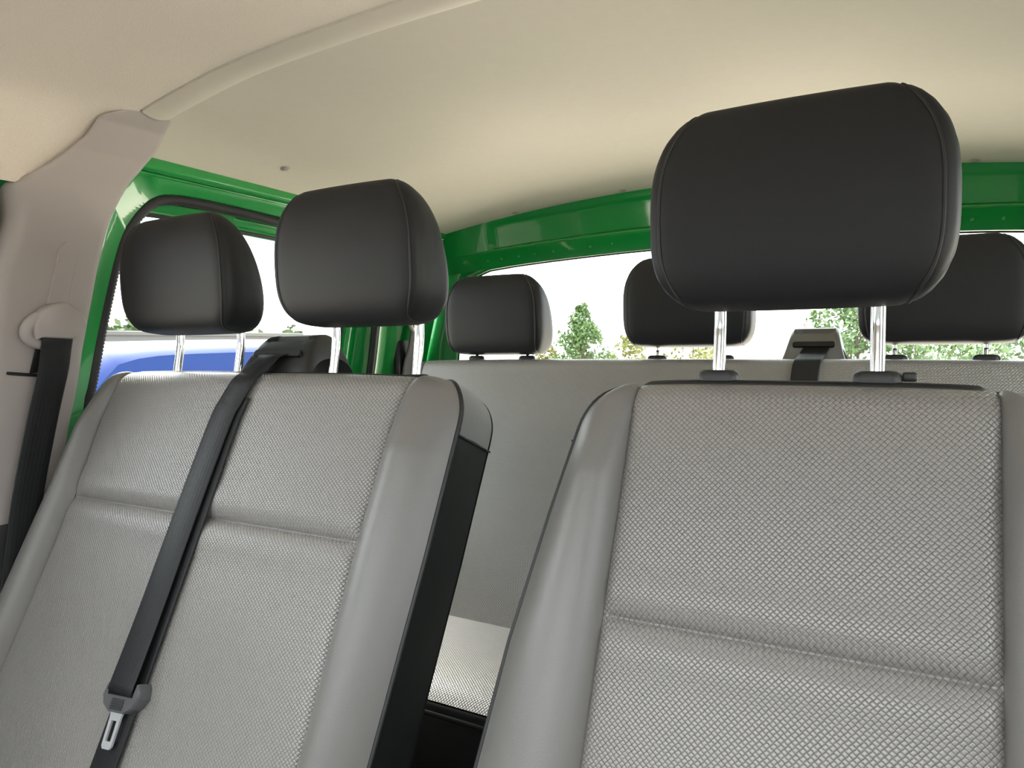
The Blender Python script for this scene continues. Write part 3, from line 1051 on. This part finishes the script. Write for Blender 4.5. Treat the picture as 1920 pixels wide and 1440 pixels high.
# rear outboard belt on the back corner post
b = empty('seat_belt', (-1.31, 1.80, CZ - .3))
tag(b, 'black rear belt with pale guide on the green corner post behind the bench headrests', 'seat belt', 'seat belts')
obj('guide_ring', tube([Vector((xw(.075) + .03, 1.80 + .030 * math.cos(a), .072 + .022 * math.sin(a))) for a in [2 * math.pi * k / 28 for k in range(28)]], .007, 8, True), 'bow', b)
obj('ring_cover', rbox((xw(.09) + .035, 1.80, .098), (.03, .062, .05), .010, 3), 'plastic_dark', b)
pts = catmull([Vector((xw(.06) + .034, 1.80, .064)), Vector((xw(.0) + .036, 1.80, 0)), Vector((xw(-.1) + .038, 1.79, -.1)), Vector((xw(-.4) + .05, 1.76, -.4))], 5)
obj('webbing', ribbon(pts, Vector((0, 1, 0)), .026, Vector((1, 0, .2)), .0012), 'webbing', b)
obj('retractor_cover', rbox((xw(-.05) + .012, 1.79, -.12), (.022, .075, .34), .008), 'plastic_black', b)

# ================================================================== OUTSIDE
struct('ground', ([(-60, -40, GZ), (60, -40, GZ), (60, 120, GZ), (-60, 120, GZ)], [(0, 1, 2, 3)]), 'asphalt', 'pale concrete yard around the vehicle', 'ground')

def blue_car(X, y0, label):
    """parked car, long side facing us; nose towards -Y"""
    r = empty('blue_van', (X - .9, y0 + 2.2, GZ + CZ))
    tag(r, label, 'van')
    L = 4.5
    # side profile (y from nose, z above ground)
    prof = [(0, .45), (.0, .80), (.12, .98), (.55, 1.10), (.66, 1.15), (1.08, 1.56), (1.25, 1.63), (1.7, 1.655), (3.0, 1.66), (4.05, 1.65), (4.30, 1.60), (4.42, 1.35), (4.48, 1.05), (4.5, .70), (4.46, .40), (4.3, .28), (.2, .28), (.05, .33)]
    pr = resample(catmull([Vector((a, c, 0)) for a, c in prof], 5, True), 90, True)
    W = .88
    def f(i, u):
        p = pr[i]
        z = p.y
        nar = 1 - .16 * max(0, (z - .95) / .7) ** 1.2
        e = abs(u)
        sh = 1 - .06 * max(0, (e - .8) / .2) ** 2
        return (X - W + u * W * nar, y0 + L / 2 + (p.x - L / 2) * (1 - .03 * max(0, (e - .8) / .2) ** 2), GZ + .3 + (z - .3) * sh * 1.03)
    body = grid(lambda i, u: f(i, u), range(90), [-1, -.97, -.9, -.8] + lin(-.6, .6, 7) + [.8, .9, .97, 1], closed_u=True)
    caps = [([f(i, s) for i in range(90)], [tuple(range(90))], [(0, 0)] * 90) for s in (-1, 1)]
    obj('body', join(body, *caps), 'blue', r, sharp=40)
    def side(p, off):
        nar = 1 - .16 * max(0, (p[1] - .95) / .7) ** 1.2
        return (X - W + W * nar + off, y0 + p[0], GZ + .3 + (p[1] - .3) * .97)
    for a in ([(.85, 1.12), (1.20, 1.47), (1.30, 1.50), (1.75, 1.51), (1.77, 1.10)], [(1.90, 1.10), (1.89, 1.51), (2.9, 1.52), (2.92, 1.10)], [(3.05, 1.10), (3.04, 1.52), (4.1, 1.50), (4.2, 1.40), (4.22, 1.12)]):
        obj('side_window', extrude_poly(a, lambda p: side(p, -.03), lambda p: side(p, .006)), 'dark_glass', r, smooth=False)
    ws = [(1.12, 1.10), (1.64, 1.50)]
    obj('windscreen', ([(X - W - .66, y0 + .66, GZ + 1.18), (X - W + .66, y0 + .66, GZ + 1.18), (X - W + .60, y0 + 1.03, GZ + 1.555), (X - W - .60, y0 + 1.03, GZ + 1.555)], [(0, 1, 2, 3)]), 'dark_glass', r)
    for wy in (.85, 3.6):
        for sx in (-1, 1):
            cxw = X - W + sx * .80
            ring = [2 * math.pi * k / 24 for k in range(24)]
            vf = grid(lambda a, k: (cxw + sx * [.0, .02, .09, .10, .06][k], y0 + wy + [.05, .20, .28, .32, .32][k] * math.cos(a), GZ + .32 + [.05, .20, .28, .32, .32][k] * math.sin(a)), ring, range(5), closed_u=True)
            obj('wheel', vf, 'rubber', r)
blue_car(-3.55, 1.12, 'parked dark blue van seen through the sliding door window')

def dropside(X, y0, y1):
    r = empty('flatbed_trailer', (X - 1, (y0 + y1) / 2, GZ + CZ))
    tag(r, 'pale dropside flatbed parked behind the blue van', 'trailer')
    obj('side_board', rbox((X, (y0 + y1) / 2, -.02), (.05, y1 - y0, .42), .01), 'white_paint', r)
    obj('top_rail', rbox((X + .01, (y0 + y1) / 2, .185), (.09, y1 - y0, .05), .012), 'white_paint', r)
    obj('bed', rbox((X - 1.0, (y0 + y1) / 2, -.30), (2.0, y1 - y0, .16), .02), 'plastic_dark', r)
    k = 0
    y = y0 + .45
    while y < y1 - .2:
        obj('latch', join(rbox((X + .04, y, .045), (.05, .16, .05), .01), rbox((X + .045, y + .06, .02), (.04, .05, .10), .01)), 'plastic_dark', r)
        y += 1.02
    for yy in (y0 + 1.2, y1 - 1.4):
        ring = [2 * math.pi * q / 24 for q in range(24)]
        vf = grid(lambda a, q: (X - .15 + [.0, .04, .06, .0][q], yy + [.08, .30, .42, .45][q] * math.cos(a), GZ + .45 + [.08, .30, .42, .45][q] * math.sin(a)), ring, range(4), closed_u=True)
        obj('wheel', vf, 'rubber', r)
dropside(-7.6, 3.9, 10.2)

rng = random.Random(5)
def tree(name, x, y, h, rad, label, leaf, n=1500, shape='cone', trunk_h=None, size=.16, cat='tree', group=None):
    r = empty(name, (x, y, GZ + CZ))
    tag(r, label, cat, group)
    th = trunk_h if trunk_h is not None else h * .25
    obj('trunk', tube([(x, y, GZ), (x + .05, y, GZ + th), (x - .03, y + .05, GZ + h * .6), (x, y, GZ + h * .93)], lambda i: [.045, .035, .02, .006][i] * h / 2.2, 8), 'bark', r)
    for k in range(10):
        z = GZ + th + (h * .9 - th) * k / 10
        a = rng.uniform(0, 6.28)
        l = rad * (1 - .7 * k / 10) * .8
        obj('branch', tube([(x, y, z), (x + l * .5 * math.cos(a), y + l * .5 * math.sin(a), z + l * .3), (x + l * math.cos(a), y + l * math.sin(a), z + l * .45)], lambda i: [.014, .009, .003][i] * h / 2.2, 5), 'bark', r)
    vv, ff = [], []
    clumps = []
    for k in range(70):
        t = rng.random()
        if shape == 'cone':
            rr = rad * (1 - t) ** .8
        else:
            rr = rad * math.sqrt(max(.05, 1 - (2 * t - 1) ** 2))
        a = rng.uniform(0, 6.28)
        q = rr * math.sqrt(rng.random()) * .85
        clumps.append((q * math.cos(a), q * math.sin(a), th * .8 + (h - th * .8) * t * .95, rad * rng.uniform(.14, .28) * (1 - .5 * t if shape == 'cone' else 1)))
    for k in range(n):
        c = rng.choice(clumps)
        d = Vector((rng.gauss(0, 1), rng.gauss(0, 1), rng.gauss(0, .8)))
        d = d.normalized() * c[3] * rng.random() ** .4
        p = Vector((x + c[0], y + c[1], GZ + c[2])) + d
        a = Vector((rng.gauss(0, 1), rng.gauss(0, 1), rng.gauss(0, 1))).normalized()
        b_ = a.orthogonal().normalized()
        s = size * rng.uniform(.6, 1.3) * .5
        o = len(vv)
        vv += [tuple(p - a * s), tuple(p + b_ * s * .55 + a * s * .1), tuple(p + a * s), tuple(p - b_ * s * .55 + a * s * .1)]
        ff.append((o, o + 1, o + 2, o + 3))
    f = obj('foliage', (vv, ff), leaf, r, smooth=False)
    f['kind'] = 'stuff'
    return r
def ray_at(px, dist):
    a = yaw + math.atan((px - 960) / 1300.0)
    return dist * math.sin(a), dist * math.cos(a)
for nm, px, dist, top, rad, leaf, n, shape, size, label, cat in (
    ('leafy_tree', 1092, 22, 76, 1.55, 'leaf', 4500, 'cone', .13, 'slim green tree between two rear headrests', 'tree'),
    ('yellow_bush', 1022, 24, 22, .55, 'leaf_y', 500, 'round', .18, 'yellow green bush left of the slim tree', 'bush'),
    ('yellow_bush', 1180, 26, 14, .9, 'leaf_y', 600, 'round', .18, 'low yellow bush right of the slim tree', 'bush'),
    ('yellow_bush', 1300, 24, 16, 1.3, 'leaf_y', 800, 'round', .18, 'wide yellow bush below the middle rear headrest', 'bush'),
    ('leafy_tree', 1610, 15, 95, 1.35, 'leaf', 4500, 'round', .12, 'full green tree behind the rear belt guide', 'tree'),
    ('leafy_tree', 1850, 18, 30, 1.7, 'leaf', 1600, 'round', .17, 'low green tree below the right rear headrest', 'tree'),
):
    x, y = ray_at(px, dist)
    dep = dist * math.cos(math.atan((px - 960) / 1300.0))
    h = -GZ + top / 1300.0 * dep
    tree(nm, x, y, h, rad, label, leaf, n, shape, trunk_h=.5, size=size, cat=cat)
for i, (px, dist, top, rad, label) in enumerate(((120, 15, 50, 1.5, 'pale green tree at the left end of the yard edge'), (235, 21, 46, 1.9, 'pale green tree above the white flatbed by the post'), (350, 31, 34, 2.0, 'pale tree on the yard edge under the left headrest'), (455, 25, 30, 1.6, 'pale tree on the yard edge beside the belt guide'), (560, 30, 24, 2.2, 'pale tree on the yard edge between the front headrests'))):
    x, y = ray_at(px, dist)
    dep = dist * math.cos(math.atan((px - 960) / 1300.0))
    tree('yard_tree', x, y, -GZ + top / 1300.0 * dep, rad, label, 'far_leaf', 1300, 'round', trunk_h=.4, size=.3, cat='tree', group='trees along the yard edge')
